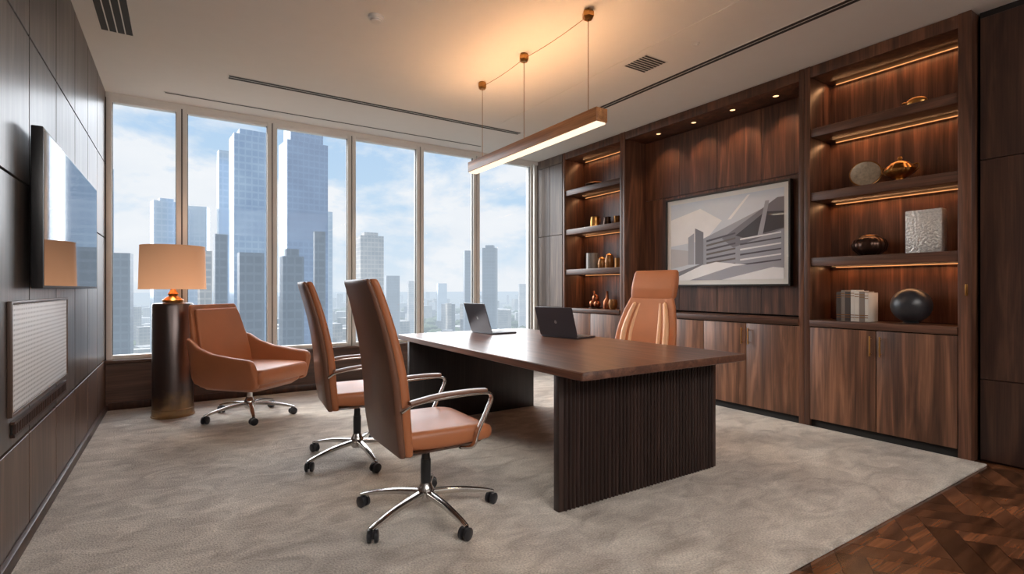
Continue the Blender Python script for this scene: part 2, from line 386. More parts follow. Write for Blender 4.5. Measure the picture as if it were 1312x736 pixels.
wx = [XL+.0, .016, .889, 1.793, 2.70, 3.56, 4.55]
for i in range(6):
    a, b_ = wx[i], wx[i+1]; fw = .05
    mb = MB()
    mb.box((a+.006, YF-.03, .49), (a+fw, YF+.06, 3.10), .003)
    mb.box((b_-fw, YF-.03, .49), (b_-.006, YF+.06, 3.10), .003)
    mb.box((a+fw, YF-.02, 3.06), (b_-fw, YF+.06, 3.10), .002)
    mb.box((a+fw, YF-.02, .49), (b_-fw, YF+.06, .53), .002)
    mb.box((a-.006, YF-.01, .49), (a+.006, YF+.06, 3.10), 0, 1)
    mb.box((a+fw, YF+.0, .53), (a+fw+.006, YF+.03, 3.06), 0, 1); mb.box((b_-fw-.006, YF+.0, .53), (b_-fw, YF+.03, 3.06), 0, 1)
    w = struct(mb.obj('window_%d' % (i+1), ['frame', 'frame_dark']))
    mb = MB(); mb.poly([(a+fw, YF+.03, .53), (b_-fw, YF+.03, .53), (b_-fw, YF+.03, 3.06), (a+fw, YF+.03, 3.06)])
    g = mb.obj('glass', 'glass', w)

# corner wall between windows and bookcase
mb = MB(); mb.box((4.66, 5.86, -.019), (5.1, 6.5, ZC), 0, 1)
for z0, z1 in ((.005, .93), (.936, 1.98), (1.986, 3.02), (3.026, 3.149)):
    for y0, y1 in ((5.865, 6.16), (6.165, 6.475)):
        mb.box((XR, y0, z0), (4.665, y1, z1), .002, 0, 1)
struct(mb.obj('wall_corner', ['wall_corner', 'black_gap'], smooth=False))

# right wall core + dark panelled run past bookcase
mb = MB(); mb.box((5.06, YB, -.05), (5.4, 6.5, ZC), 0, 1)
mb.box((4.76, YB, -.019), (5.06, 1.27, ZC), 0, 1)
yy = [-3.2, -2.3, -1.4, -.5, .4, 1.265]
for i in range(5):
    for z0, z1 in ((0, .56), (.566, 2.1), (2.106, 3.10)):
        mb.box((4.735, yy[i]+.003, z0), (4.765, yy[i+1]-.003, z1), .002, 0, 1)
struct(mb.obj('wall_right', ['walnut_dark', 'black_gap'], smooth=False))
mb = MB(); mb.box((-.82, YB-.15, -.05), (5.4, YB, ZC)); struct(mb.obj('wall_back', 'white'))

# ------------------------------------------------------------------ bookcases
XB = 5.0
def bookcase(name, label, cat_, y0, y1, tl, tr, shelves, doors, handles, niche=False):
    T = thing(name, label, cat_, (0, 0, 0)); T.location = (XR, (y0+y1)/2, -.015)
    cy = (y0+y1)/2
    def o(mb, nm, mats, **k):
        mb.bm.transform(Matrix.Translation((-XR, -cy, .015))); p = k.pop('parent', T)
        return mb.obj(nm, mats, p, **k)
    mb = MB()
    mb.box((XR, y0, -.015), (XB+.03, y0+tr, 3.148), .003)
    mb.box((XR, y1-tl, -.015), (XB+.03, y1, 3.148), .003)
    mb.box((XR+.004, y0+tr, 3.05), (XB+.03, y1-tl, 3.146), .003)
    mb.box((XR+.03, y0+tr, -.015), (XR+.06, y1-tl, .055), 0, 1)
    mb.box((XR+.03, y0+tr, .055), (XB, y1-tl, .075), 0)
    o(mb, 'carcass', ['walnut', 'black_gap'])
    if niche:
        js = [y0+tr, 3.05, 3.565, 4.08, y1-tl]
        for i in range(4):
            for z0, z1 in ((.94, 2.305), (2.31, 3.045)):
                mb = MB(); mb.box((XB, js[i]+.002, z0), (XB+.02, js[i+1]-.002, z1), .002)
                o(mb, 'back_panel', 'walnut', smooth=False)
    else:
        mb = MB(); mb.box((XB, y0+tr, .93), (XB+.02, y1-tl, 3.05)); o(mb, 'back_panel', 'walnut', smooth=False)
    mb = MB(); mb.box((XR-.012, y0+tr+.0005, .87), (XB, y1-tl-.0005, .925), .003); o(mb, 'countertop', 'walnut_h')
    for z in shelves:
        mb = MB(); mb.box((XR+.012, y0+tr, z-.075), (XB, y1-tl, z), .003); o(mb, 'shelf', 'walnut_h')
    if not niche:
        for z in [s-.075 for s in shelves]+[3.05]:
            mb = MB(); mb.box((XB-.012, y0+tr+.05, z-.007), (XB-.004, y1-tl-.05, z-.001)); o(mb, 'light_strip', 'led', smooth=False, label='glowing warm strip light')
            light('strip_glow', 'AREA', (XB-.06-XR, 0, z-.010+.015), 1.6, (1, .49, .22), T, .04, (y1-y0)*.85, (0, math.radians(12), 0))
    for (a, b_), hs in zip(doors, handles):
        mb = MB(); mb.box((XR-.002, a+.003, .06), (XR+.018, b_-.003, .862), .002); d = o(mb, 'door', 'walnut_door')
        if hs is not None:
            hy = a+.035 if hs == 0 else b_-.035
            mb = MB(); mb.tube([(XR-.028, hy, .66), (XR-.028, hy, .82)], .006)
            mb.tube([(XR-.028, hy, .68), (XR, hy, .68)], .004); mb.tube([(XR-.028, hy, .80), (XR, hy, .80)], .004)
            o(mb, 'handle', 'brass', parent=d, label='slim brass bar handle')
    return T
SH = [1.47, 2.04, 2.60]
bookcase('bookcase', 'walnut bookcase with lit shelves holding dark bowl and sphere', 'bookcase', 1.284, 2.43, .05, .075, SH,
         [(1.36, 1.87), (1.87, 2.38)], [1, 0])
bookcase('bookcase', 'walnut bookcase with lit shelves beside the windows', 'bookcase', 4.655, 5.85, .045, .045, SH,
         [(4.70, 5.255), (5.255, 5.805)], [None, None])
bookcase('wall_cabinet', 'walnut low cabinets with panelled niche holding framed artwork', 'cabinet', 2.432, 4.653, .04, .045, [],
         [(2.472, 2.985), (2.985, 3.47), (3.47, 3.96), (3.96, 4.606)], [1, 0, None, None], True)

# downlights in niche soffit
for y in (2.78, 3.24, 3.72, 4.22):
    T = thing('downlight', 'small warm recessed downlight glowing above the panelled niche', 'downlight', (4.80, y, 3.05), group='downlights in the niche soffit')
    mb = MB(); mb.lathe([(.034, -.001), (.034, -.006), (.026, -.006), (.026, -.001)], 24, cap=False); mb.obj('trim_ring', 'brass_dark', T)
    mb = MB(); mb.lathe([(.026, -.001), (.026, -.004)], 24); mb.obj('lens', 'dl', T)
    light('downlight_beam', 'SPOT', (0, 0, -.02), 12, (1, .64, .38), T, .02, rot=(0, math.radians(-12), 0), spot=95, blend=.8)

# brass wall latch on pilaster
mb = MB(); mb.box((-.012, -.008, -.04), (-.0005, .008, .04), .003)
tag(mb.obj('latch', 'brass', loc=(XR-.0, 1.31, 1.19)), 'small brass latch plate on the bookcase end panel', 'latch')

# artwork
T = thing('framed_artwork', 'wide framed architectural print in grey tones hung on walnut panels', 'framed picture', (4.998, 3.48, 1.225))
hw, H = .76, 1.04
mb = MB(); f = .02
for a, b_ in (((-.055, -hw, 0), (0, -hw+f, H)), ((-.055, hw-f, 0), (0, hw, H)), ((-.055, -hw+f, 0), (0, hw-f, f)), ((-.055, -hw+f, H-f), (0, hw-f, H))): mb.box(a, b_, .002)
mb.obj('frame', 'slot', T)
mb = MB(); mb.box((-.035, -hw+f, f), (-.005, hw-f, H-f)); mb.obj('mat_board', 'white', T)
art = [pbr('art_%d' % i, srgb(*c), .35, var=.05, coat=.4) for i, c in enumerate([(214, 220, 228), (122, 118, 124), (82, 76, 82), (164, 164, 172), (245, 244, 244), (196, 194, 196), (104, 94, 90), (60, 54, 58)])]
mb = MB(); k = [0]
iw, ih = hw-.07, H-.14
def P(pts, mi):
    k[0] += 1; x = -.0352-.0002*k[0]
    mb.poly([(x, iw-2*iw*s, .07+ih*t_) for s, t_ in pts], mi)
P([(0, 0), (1, 0), (1, 1), (0, 1)], 0)
P([(0, .45), (.35, .5), (.5, .72), (.3, .9), (0, .8)], 4)
P([(.18, .2), (.18, .55), (.24, .6), (.24, .2)], 3); P([(.25, .2), (.25, .66), (.33, .6), (.33, .2)], 1)
P([(.0, .15), (.18, .2), (.18, .38), (0, .42)], 5)
P([(.33, .1), (.33, .52), (.95, .86), (1, .86), (1, .1)], 3)
P([(.5, .5), (.95, .9), (1, .9), (1, .55), (.6, .38)], 1)
P([(.62, .52), (.86, .76), (1, .74), (1, .56), (.7, .48)], 7)
P([(.55, .72), (.72, .98), (.74, .98), (.58, .72)], 4); P([(.8, .5), (.86, .88), (.89, .88), (.84, .5)], 3)
for i in range(7): P([(.36, .14+i*.055), (.36, .165+i*.055), (.62, .20+i*.06), (.62, .18+i*.06)], 6 if i % 2 else 2)
for i in range(6): P([(.66, .16+i*.06), (.66, .18+i*.06), (.98, .22+i*.06), (.98, .205+i*.06)], 4 if i % 2 else 2)
P([(.0, 0), (1, 0), (1, .12), (.45, .22), (0, .1)], 4)
P([(.2, .0), (.5, .0), (1, .16), (1, .2), (.6, .16)], 3); P([(.0, .08), (.3, .2), (.34, .2), (.08, .05)], 1)
mb.obj('print', art, T, smooth=False)

# ------------------------------------------------------------------ TV, grille and vents on left wall
T = thing('television', 'large slim black television mounted on grey panelled wall', 'television', (XL+.001, 4.18, 1.2))
mb = MB(); mb.box((.03, -.93, 0), (.075, .93, .77), .005); mb.box((0, -.3, .2), (.03, .3, .6), .004); mb.obj('housing', 'black', T)
mb = MB(); mb.box((.0752, -.918, .014), (.0765, .918, .756)); mb.obj('screen', 'tv_glass', T)
T = thing('wall_grille', 'white perforated metal grille panel set in wall below television', 'grille', (XL, 3.66, .66))
mb = MB(); mb.box((.001, -.64, 0), (.012, .64, .47), .002); mb.obj('perforated_sheet', 'grille', T)
mb = MB()
for a, b_ in (((.001, -.655, -.015), (.018, -.64, .485)), ((.001, .64, -.015), (.018, .655, .485)), ((.001, -.64, -.015), (.018, .64, 0)), ((.001, -.64, .47), (.018, .64, .485))): mb.box(a, b_, .002)
mb.obj('frame', 'wall_brown', T)
def vent(nm, label, loc, size, nsl, along, rz=0, thick=.004, wall=False):
    T = thing(nm, label, 'air vent', loc)
    sx, sy = size
    mb = MB(); fr_ = .012
    if wall:
        mb.box((.0005, -sx/2, -sy/2), (.006, sx/2, sy/2), 0, 1)
        n_ = int(sx/.03)
        for i in range(n_): y = -sx/2+sx*(i+.5)/n_; mb.box((.004, y-.006, -sy/2), (.016, y+.006, sy/2), 0, 0)
        mb.box((.001, -sx/2-fr_, sy/2), (.016, sx/2+fr_, sy/2+fr_), 0, 0); mb.box((.001, -sx/2-fr_, -sy/2-fr_), (.016, sx/2+fr_, -sy/2), 0, 0)
    else:
        mb.box((-sx/2, -sy/2, -.003), (sx/2, sy/2, -.0005), 0, 1)
        for i in range(nsl+1):
            if along == 'X': y = -sy/2+sy*i/nsl; mb.box((-sx/2-.004, y-.004, -thick), (sx/2+.004, y+.004, -.0005), 0, 0)
            else: x = -sx/2+sx*i/nsl; mb.box((x-.004, -sy/2-.004, -thick), (x+.004, sy/2+.004, -.0005), 0, 0)
        if along == 'X':
            for x in (-sx/2, sx/2): mb.box((x-.006, -sy/2-.005, -thick), (x+.006, sy/2+.005, -.0005), 0, 0)
        else:
            for y in (-sy/2, sy/2): mb.box((-sx/2-.005, y-.006, -thick), (sx/2+.005, y+.006, -.0005), 0, 0)
    mb.obj('louver', ['white' if not wall else 'walnut_dark', 'slot' if not wall else 'black_gap'], T, smooth=False); return T
vent('air_vent', 'narrow slatted air vent in wall below perforated grille', (XL+.001, 3.66, .585), (1.2, .045), 1, 'X', wall=True)
vent('air_vent', 'long linear slot air diffuser in the white ceiling', (1.98, 5.39, ZC), (3.22, .10), 2, 'X')
vent('air_vent', 'thin linear ceiling slot running along the windows', (1.67, 6.16, ZC), (3.6, .04), 1, 'X')
vent('air_vent', 'long linear slot air diffuser running parallel to the bookcases', (3.82, 2.3, ZC), (.09, 3.9), 2, 'Y')
vent('air_vent', 'ribbed rectangular air vent in ceiling by panelled wall', (-.40, 4.35, ZC), (.2, 1.15), 4, 'Y')
vent('air_vent', 'small square ceiling air vent near slot diffuser', (3.39, 3.13, ZC), (.26, .26), 8, 'X')
mb = MB(); mb.box((3.18, 1.0, 3.146), (3.19, 5.2, 3.1505)); struct(mb.obj('trim_1', 'white'))
T = thing('ceiling_fitting', 'round white smoke detector on the ceiling', 'smoke detector', (1.18, 3.63, ZC))
mb = MB(); mb.lathe([(.055, -.0005), (.055, -.018), (.04, -.022), (.036, -.04), (.02, -.046), (0, -.046)], 32); mb.obj('body', 'white', T)
mb = MB(); mb.lathe([(.0365, -.026), (.0385, -.03), (.0365, -.034)], 32, cap=False); mb.obj('sensor_slot', 'slot', T)
for x, y in ((3.45, 2.65),):  # small ceiling sprinkler
    T = thing('ceiling_fitting', 'tiny round white sprinkler cover on the ceiling', 'sprinkler', (x, y, ZC))
    mb = MB(); mb.lathe([(.028, -.0005), (.028, -.006), (.014, -.01), (.012, -.02), (0, -.02)], 24); mb.obj('cover', 'white', T)

# ------------------------------------------------------------------ pendant
T = thing('pendant_light', 'long wooden linear pendant light on three thin cables', 'pendant light', (2.40, 3.52, 2.32))
mb = MB(); mb.box((-.05, -.92, .012), (.05, .92, .105), .003); mb.obj('housing', 'pendant_wood', T)
mb = MB(); mb.box((-.04, -.91, 0), (.04, .91, .013), .002); mb.obj('diffuser', 'diffuser', T, label='glowing warm white diffuser')
cy_ = [.72, .02, -.78]
for y in cy_:
    mb = MB(); mb.lathe([(.030, ZC-2.32-.001), (.042, ZC-2.32-.02), (.042, ZC-2.32-.05), (.028, ZC-2.32-.068), (0, ZC-2.32-.068)], 6, o=(0, y, 0)); mb.obj('canopy', 'brass', T, smooth=False, label='brass hexagonal ceiling canopy')
    mb = MB(); mb.tube([(0, y, .1), (0, y, ZC-2.32-.06)], .0025, seg=6); mb.obj('cable', 'brass_dark', T)
for a, b_ in ((.72, .02), (.02, -.78)):
    z = ZC-2.32-.04; pts = [(0, a+(b_-a)*i/10, z-.03*math.sin(PI*i/10)*.5) for i in range(11)]
    mb = MB(); mb.tube(pts, .0022, seg=6); mb.obj('swag_wire', 'brass_dark', T)
light('uplight', 'AREA', (0, 0, .112), 14, (1, .54, .26), T, .06, 1.7, (PI, 0, 0))
light('downlight_bar', 'AREA', (0, 0, -.006), 12, (1, .82, .62), T, .08, 1.8, (0, 0, 0))

# ------------------------------------------------------------------ desk
T = thing('desk', 'large walnut executive desk with fluted panel ends', 'desk', (2.37, 3.25, 0))
def dk(mb, *a, **k): mb.bm.transform(Matrix.Translation((-2.37, -3.25, 0))); return mb.obj(*a, **k)
mb = MB()
R = [[(2.37+a*s, 3.255+b_*s2, z) for a, b_ in rr(1.38, 2.58, .015, 3)] for z, s, s2 in ((.735, .994, .997), (.739, 1, 1), (.775, 1, 1), (.78, .994, .997))]
mb.rings(R); dk(mb, 'desktop', 'desk_top', T)
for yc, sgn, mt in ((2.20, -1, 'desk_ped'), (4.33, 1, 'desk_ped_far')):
    mb = MB(); mb.box((1.70, yc-.022, 0.001), (3.04, yc+.022, .735), .002)
    n_ = 44
    for i in range(n_):
        x = 1.70+.03+(1.28)*(i+.5)/n_; w = 1.28/n_*.62
        prof = [(x-w/2, 0), (x-w*.35, .010), (x, .014), (x+w*.35, .010), (x+w/2, 0)]
        mb.rings([[(px, yc+sgn*(.0215+py), z) for px, py in prof] for z in (.004, .734)])
    dk(mb, 'pedestal', mt, T, ang=60)
mb = MB(); mb.box((2.33, 2.222, .66), (2.41, 4.308, .734), .002); dk(mb, 'stretcher', 'desk_ped', T)

# ------------------------------------------------------------------ laptops
def laptop(loc, rz, label, w=.36, dp=.245, H_=.26):
    T = thing('laptop', label, 'laptop', loc, rz)
    mb = MB(); R = [[(dp/2+a, b_, z) for a, b_ in rr(dp*s, w*s, .012)] for z, s in ((.001, .97), (.005, 1), (.013, 1), (.015, .985))]; mb.rings(R)
    body = mb.obj('base', 'laptop', T)
    mb = MB()
    for r_ in range(5):
        for q in range(12):
            x = .03+r_*.021; y = -w/2+.035+q*(w-.07)/12; mb.box((x, y+.0015, .0152), (x+.018, y+(w-.07)/12-.0015, .0165))
    mb.obj('keyboard', 'key', body, smooth=False)
    mb = MB(); mb.box((dp*.62, -.055, .0151), (dp*.95, .055, .0156)); mb.obj('touchpad', 'slot', body)
    th = math.radians(18); up = Vector((-math.sin(th), 0, math.cos(th))); nn = Vector((math.cos(th), 0, math.sin(th)))
    def lid(w_, h_, a0, a1, r_, off=0):
        return [[Vector((0, 0, .016))+up*(off+H_/2+q)+Vector((0, 1, 0))*p+nn*aa for p, q in rr(w_, h_, r_)] for aa in (a0, a1)]
    mb = MB(); mb.rings(lid(w, H_, -.004, .002, .012)); L2 = mb.obj('lid', 'laptop', T)
    mb = MB(); mb.rings(lid(w-.02, H_-.02, .0021, .0028, .008)); mb.obj('display', 'screen', L2)
    mb = MB()
    c = Vector((0, 0, .016))+up*(H_/2)-nn*.0045
    pts = [c+up*(.016*math.cos(2*PI*i/16))+Vector((0, 1, 0))*(.013*math.sin(2*PI*i/16)*(1-.25*math.cos(2*PI*i/16))) for i in range(16)]
    mb.poly(pts); mb.obj('emblem', 'logo', L2, label='small pale rounded emblem')
    return T
laptop((2.71, 3.47, .78), math.radians(13), 'open grey laptop with lid back showing, near tan chair', .40, .26)
laptop((2.37, 4.20, .78), math.radians(3), 'open grey laptop at the window end of desk', .36, .28, .28)

# ------------------------------------------------------------------ chair parts
def star(T, R=.33, z0=.12, rot=0, scale=1):
    mb = MB(); mb.lathe([(0, .075), (.036, .075), (.045, .09), (.045, .135), (.035, .15), (.028, .17), (0, .17)], 24)
    for i in range(5):
        a = rot+2*PI*i/5; d = Vector((math.cos(a), math.sin(a), 0)); b_ = Vector((-math.sin(a), math.cos(a), 0))
        pts = cat([d*.035+Vector((0, 0, .115)), d*(R*.5)+Vector((0, 0, .105)), d*(R*.85)+Vector((0, 0, .083)), d*(R+.012)+Vector((0, 0, .066))], 4)
        n_ = len(pts); mb.sweep(pts, [.042-.02*k_/(n_-1) for k_ in range(n_)], [.034-.018*k_/(n_-1) for k_ in range(n_)], b_, round_=.6)
    base = mb.obj('star_base', 'chrome', T, label='polished five-spoke base')
    for i in range(5):
        a = rot+2*PI*i/5; c = Vector((math.cos(a)*R, math.sin(a)*R, 0)); ta = a+.6+i*1.1
        mb = MB(); mb.X = Matrix.Translation(c) @ Matrix.Rotation(ta, 4, 'Z')
        for s in (-1, 1):
            mb.rings([[(r_*math.cos(2*PI*k_/20), s*y, .031+r_*math.sin(2*PI*k_/20)) for k_ in range(20)] for y, r_ in ((.007, .026), (.009, .0305), (.023, .0305), (.028, .022))])
        mb.box((-.012, -.008, .02), (.018, .008, .062), .003); mb.lathe([(.008, .05), (.008, .078)], 10)
        mb.obj('caster', 'rubber', base, label='black twin-wheel castor')
    return base
def column(T, top=.40):
    mb = MB(); mb.lathe([(0, .15), (.027, .15), (.027, top-.1), (.024, top-.1), (.022, top-.08), (.022, top), (0, top)], 20); mb.obj('gas_lift', 'black', T)
    mb = MB(); mb.box((-.12, -.09, top-.02), (.1, .09, top+.012), .008); mb.tube([(.02, .08, top-.005), (.02, .2, top-.015)], .005); mb.obj('tilt_mechanism', 'black', T)

def backloft(prof, off=0, dt=0, dw=0, bow=.03, r=.022, n=5):
    P_ = cat([Vector((z, x, w)) for z, x, w, t_ in prof], n); T_ = [t_ for *_, t_ in prof]; ts = []
    for i in range(len(T_)-1):
        for j in range(n): ts.append(T_[i]+(T_[i+1]-T_[i])*j/n)
    ts.append(T_[-1]); R = []
    for p, t_ in zip(P_, ts):
        z, x, w = p; w += dw; t_ += dt
        R.append([(x+off+a+bow*(2*b_/max(w, .01))**2, b_, z) for a, b_ in rr(t_, w, min(r, t_*.49), 3)])
    return R

def conference_chair(loc, rz, label):
    T = thing('office_chair', label, 'office chair', loc, rz)
    star(T, .37, rot=math.radians(-11)); column(T, .395)
    mb = MB(); R = []
    for x, zc, w, t_ in ((-.235, .455, .40, .05), (-.22, .455, .46, .085), (-.1, .45, .50, .10), (.05, .45, .515, .10), (.18, .452, .51, .095), (.26, .445, .49, .08), (.285, .438, .46, .045)):
        R.append([(x, a, zc+b_+(.012*(2*a/w)**2)) for a, b_ in rr(w, t_, .035, 4)])
    mb.rings(R); mb.obj('seat', 'tan', T, sub=1)
    mb = MB(); R = [[(x, a, z) for x, a in [(p-.0, q) for p, q in rr(.46*s, .46*s, .05)]] for z, s in ((.392, .9), (.41, 1))]
    mb.rings(R); mb.obj('seat_pan', 'brown_leather', T)
    prof = [(.39, -.215, .42, .03), (.41, -.222, .47, .05), (.55, -.24, .50, .055), (.75, -.255, .49, .055), (.95, -.29, .455, .05), (1.12, -.335, .42, .045), (1.225, -.37, .395, .04), (1.245, -.377, .37, .02)]
    mb = MB(); mb.rings(backloft(prof, .012)); mb.obj('backrest', 'tan', T)
    mb = MB(); mb.rings(backloft(prof, -.022, -.018, .006)); mb.obj('back_cover', 'brown_leather', T, label='brown leather rear cover')
    for s in (-1, 1):
        y = s*.275
        pts = cat([(-.235, y*.93, .62), (-.18, y, .655), (-.05, y, .668), (.12, y, .672), (.215, y, .668), (.243, y, .645), (.22, y, .585), (.165, y, .48), (.135, y, .41), (.09, y*.8, .395)], 5)
        mb = MB(); mb.sweep(pts, .03, .013, (0, 1, 0), round_=.5); a = mb.obj('armrest', 'chrome', T, label='polished metal arm loop')
        pts = cat([(-.2, y, .661), (-.05, y, .682), (.12, y, .686), (.21, y, .682)], 4)
        mb = MB(); mb.sweep(pts, .045, .02, (0, 1, 0)); mb.obj('arm_pad', 'brown_leather', a)
    return T
C1 = conference_chair((1.10, 2.555, 0), math.radians(0), 'high-back brown leather conference chair on castors near fluted pedestal')
C2 = copy_tree(C1, (1.06, 3.68, 0), math.radians(-5), 'high-back brown leather conference chair on castors at window end')
for c in (C1, C2): c['group'] = 'conference chairs along the desk'

# executive chair
T = thing('office_chair', 'tan leather executive chair with headrest and stitched channels', 'office chair', (3.47, 3.31, 0), math.radians(180+14))
star(T, .33, rot=.4); column(T, .41)
mb = MB(); R = []
for x, zc, w, t_ in ((-.185, .475, .42, .06), (-.15, .475, .50, .10), (.02, .47, .53, .12), (.2, .475, .52, .12), (.28, .465, .5, .10), (.305, .455, .46, .05)):
    R.append([(x, a, zc+b_) for a, b_ in rr(w, t_, .045, 4)])
mb.rings(R); mb.obj('seat', 'tan', T, sub=1)
prof = [(.44, -.17, .44, .04), (.47, -.175, .54, .06), (.62, -.195, .61, .065), (.8, -.23, .60, .06), (.98, -.295, .53, .06), (1.1, -.345, .45, .06), (1.14, -.36, .40, .05)]
mb = MB(); mb.rings(backloft(prof, 0, bow=.06, r=.025)); mb.obj('backrest', 'tan', T)
mb = MB()
for i in range(7):
    f_ = (i-3)/3.5; pts = []; rad = []
    for z, x, w, t_ in ((.50, -.18, .50, .06), (.62, -.195, .55, .065), (.8, -.23, .54, .06), (.95, -.284, .47, .06), (1.07, -.333, .38, .06)):
        yy_ = f_*w/2*.92; pts.append((x+t_/2+.06*(2*yy_/w)**2+.012, yy_, z)); rad.append(w/2*.92/3.5/2*.80)
    pts = cat(pts, 5); rad = [v.x for v in cat([(q, 0, 0) for q in rad], 5)]; rad[0] *= .3; rad[-1] *= .3
    mb.tube(pts, rad, seg=14)
mb.obj('back_cushion', 'tan_light', T, ang=80, label='vertically channelled pale tan cushion')
hp = [(1.09, -.33, .38, .05), (1.11, -.34, .44, .10), (1.2, -.365, .455, .125), (1.30, -.395, .45, .115), (1.36, -.41, .44, .08), (1.375, -.415, .40, .03)]
mb = MB(); mb.rings(backloft(hp, 0, bow=.03, r=.04)); mb.obj('headrest', 'tan', T, sub=1)
for s in (-1, 1):
    y = s*.3
    pts = cat([(-.2, y*.95, .64), (-.08, y, .665), (.1, y, .67), (.2, y, .65), (.21, y, .56), (.12, y, .45), (.06, y*.8, .41)], 5)
    mb = MB(); mb.sweep(pts, .035, .014, (0, 1, 0), round_=.5); a = mb.obj('armrest', 'chrome', T)
    mb = MB(); mb.sweep(cat([(-.18, y, .665), (-.05, y, .686), (.1, y, .69), (.17, y, .68)], 4), .05, .025, (0, 1, 0)); mb.obj('arm_pad', 'tan', a)

# lounge armchair
T = thing('armchair', 'tan leather shell armchair on chrome castor base beside lamp', 'armchair', (.55, 5.40, 0), math.radians(-48), scale=1.08)
star(T, .35, rot=.5)
mb = MB(); mb.lathe([(0, .15), (.024, .15), (.024, .30), (0, .30)], 20); mb.obj('gas_lift', 'chrome', T)
# reclined back shell : flat tapered panel
prof = [(.29, -.255, .56, .04), (.32, -.27, .60, .055), (.50, -.31, .64, .055), (.66, -.35, .60, .05), (.82, -.395, .545, .045), (.945, -.43, .50, .04), (.972, -.437, .46, .022)]
mb = MB(); mb.rings(backloft(prof, 0, bow=.045, r=.02)); mb.obj('backrest', 'tan', T, label='tapered tan leather back shell')
prof = [(.44, -.255, .50, .03), (.47, -.265, .53, .045), (.62, -.302, .53, .05), (.80, -.35, .49, .045), (.915, -.382, .455, .035), (.935, -.388, .42, .02)]
mb = MB(); mb.rings(backloft(prof, 0, bow=.035, r=.016)); mb.obj('back_cushion', 'tan', T)
# angular arms : thick panels, sloping from back to front
for s in (-1, 1):
    R = []
    for x, zt, yo, zb in ((-.335, .70, .300, .34), (-.29, .69, .318, .31), (-.20, .63, .338, .295), (-.05, .585, .352, .285), (.15, .56, .356, .285), (.30, .545, .350, .295), (.335, .53, .345, .31), (.345, .50, .342, .34)):
        h_ = zt-zb; sec = []
        for a, b_ in rr(.055, h_, .022, 3):
            fz = (b_+h_/2)/h_
            sec.append((x, s*(yo-.055*(1-fz)**1.3+a), zb+b_+h_/2))
        R.append(sec)
    mb = MB(); mb.rings(R); mb.obj('armrest', 'tan', T, ang=60, label='angular tan leather arm panel')
mb = MB(); mb.rings([[(a+.01, b_, z) for a, b_ in rr(.62*s, .60*s2, .08, 5)] for z, s, s2 in ((.262, .6, .6), (.268, .85, .85), (.30, .98, .96), (.335, 1, 1))]); mb.obj('seat_pan', 'tan', T)
mb = MB(); R = []
for z, s in ((.335, .95), (.348, .99), (.40, 1.0), (.435, .99), (.452, .96), (.458, .9)):
    R.append([(a+.065, b_, z) for a, b_ in rr(.62*s, .60*s, .04, 5)])
mb.rings(R); mb.obj('seat_cushion', 'tan', T, ang=70)

# ------------------------------------------------------------------ lamp
T = thing('floor_lamp', 'tall bronze cylinder lamp with glowing amber drum shade', 'lamp', (-.055, 5.85, 0))
mb = MB()
prof = [(0, 0.001), (.178, .001), (.178, .012)]
mb.lathe(prof+[(.172, .014), (.172, .07), (.168, .075), (.168, 1.04), (.160, 1.06), (.10, 1.068), (0, 1.068)], 64); mb.obj('column', 'lamp_col', T)
mb = MB(); mb.lathe([(.05, 1.068), (.085, 1.072), (.09, 1.09), (.06, 1.115), (.035, 1.13), (.045, 1.15), (.03, 1.17), (.018, 1.2), (.012, 1.22), (.012, 1.40), (0, 1.40)], 32); mb.obj('neck', 'brass', T)
mb = MB(); mb.lathe([(.272, 1.195), (.262, 1.60)], 64, cap=False); mb.lathe([(.267, 1.197), (.257, 1.598)], 64, cap=False)
for r_, z in ((.2695, 1.197), (.2595, 1.598)):
    mb.rings([[((r_+a)*math.cos(2*PI*k_/64), (r_+a)*math.sin(2*PI*k_/64), z+b_) for a, b_ in rr(.008, .008, .003, 1)] for k_ in range(65)], cap=False)
mb.obj('shade', 'shade', T)
mb = MB(); mb.ball((0, 0, 1.42), .035, sc=(1, 1, 1.2)); mb.obj('bulb', emit('bulb', (1, .72, .42), 10), T)
light('lamp_glow', 'POINT', (0, 0, 1.47), 8, (1, .66, .42), T, .05)

# ------------------------------------------------------------------ shelf decor
XS = 4.82
def vase(nm, label, cat_, loc, prof, mat, seg=32, extra=None, ribs=0):
    mb = MB()
    if ribs:
        sg = ribs*6
        mb.rings([[(max(r, .0005)*(1+.05*abs(math.cos(ribs*PI*k_/sg)))*math.cos(2*PI*k_/sg), max(r, .0005)*(1+.05*abs(math.cos(ribs*PI*k_/sg)))*math.sin(2*PI*k_/sg), z) for k_ in range(sg)] for r, z in prof])
    else: mb.lathe(prof, seg)
    o = mb.obj('body' if extra else nm, mat)
    if extra:
        T_ = thing(nm, label, cat_, loc); o.parent = T_; extra(T_); return T_
    o.location = loc; return tag(o, label, cat_)
z1, z2, z3, zc = 1.4705, 2.0405, 2.6005, .9255
def f_(T_): mb = MB(); mb.ball((0, 0, .142), .135, sub=4); mb.obj('sphere', 'stone', T_, label='dark speckled stone ball')
vase('sphere_ornament', 'dark speckled stone sphere on small ring stand', 'ornament', (XS, 1.70, zc), [(.05, 0), (.055, .006), (.045, .018), (.03, .018), (.03, 0)], 'black', extra=f_)
def f_(T_):
    mb = MB(); mb.lathe([(.06, .158), (.062, .166), (.052, .172), (.05, .165)], 32, cap=False); mb.obj('rim', 'brass_dark', T_)
vase('bowl', 'round ribbed dark bronze bowl on shelf', 'bowl', (XS, 1.99, z1), [(.05, 0), (.07, .004), (.115, .05), (.125, .09), (.11, .13), (.075, .155), (.06, .16), (.055, .155), (.10, .09), (.05, .02), (0, .02)], 'bronze', extra=f_, ribs=14)
T = thing('vase', 'rectangular hammered silver vase on shelf', 'vase', (XS-.02, 1.60, z1))
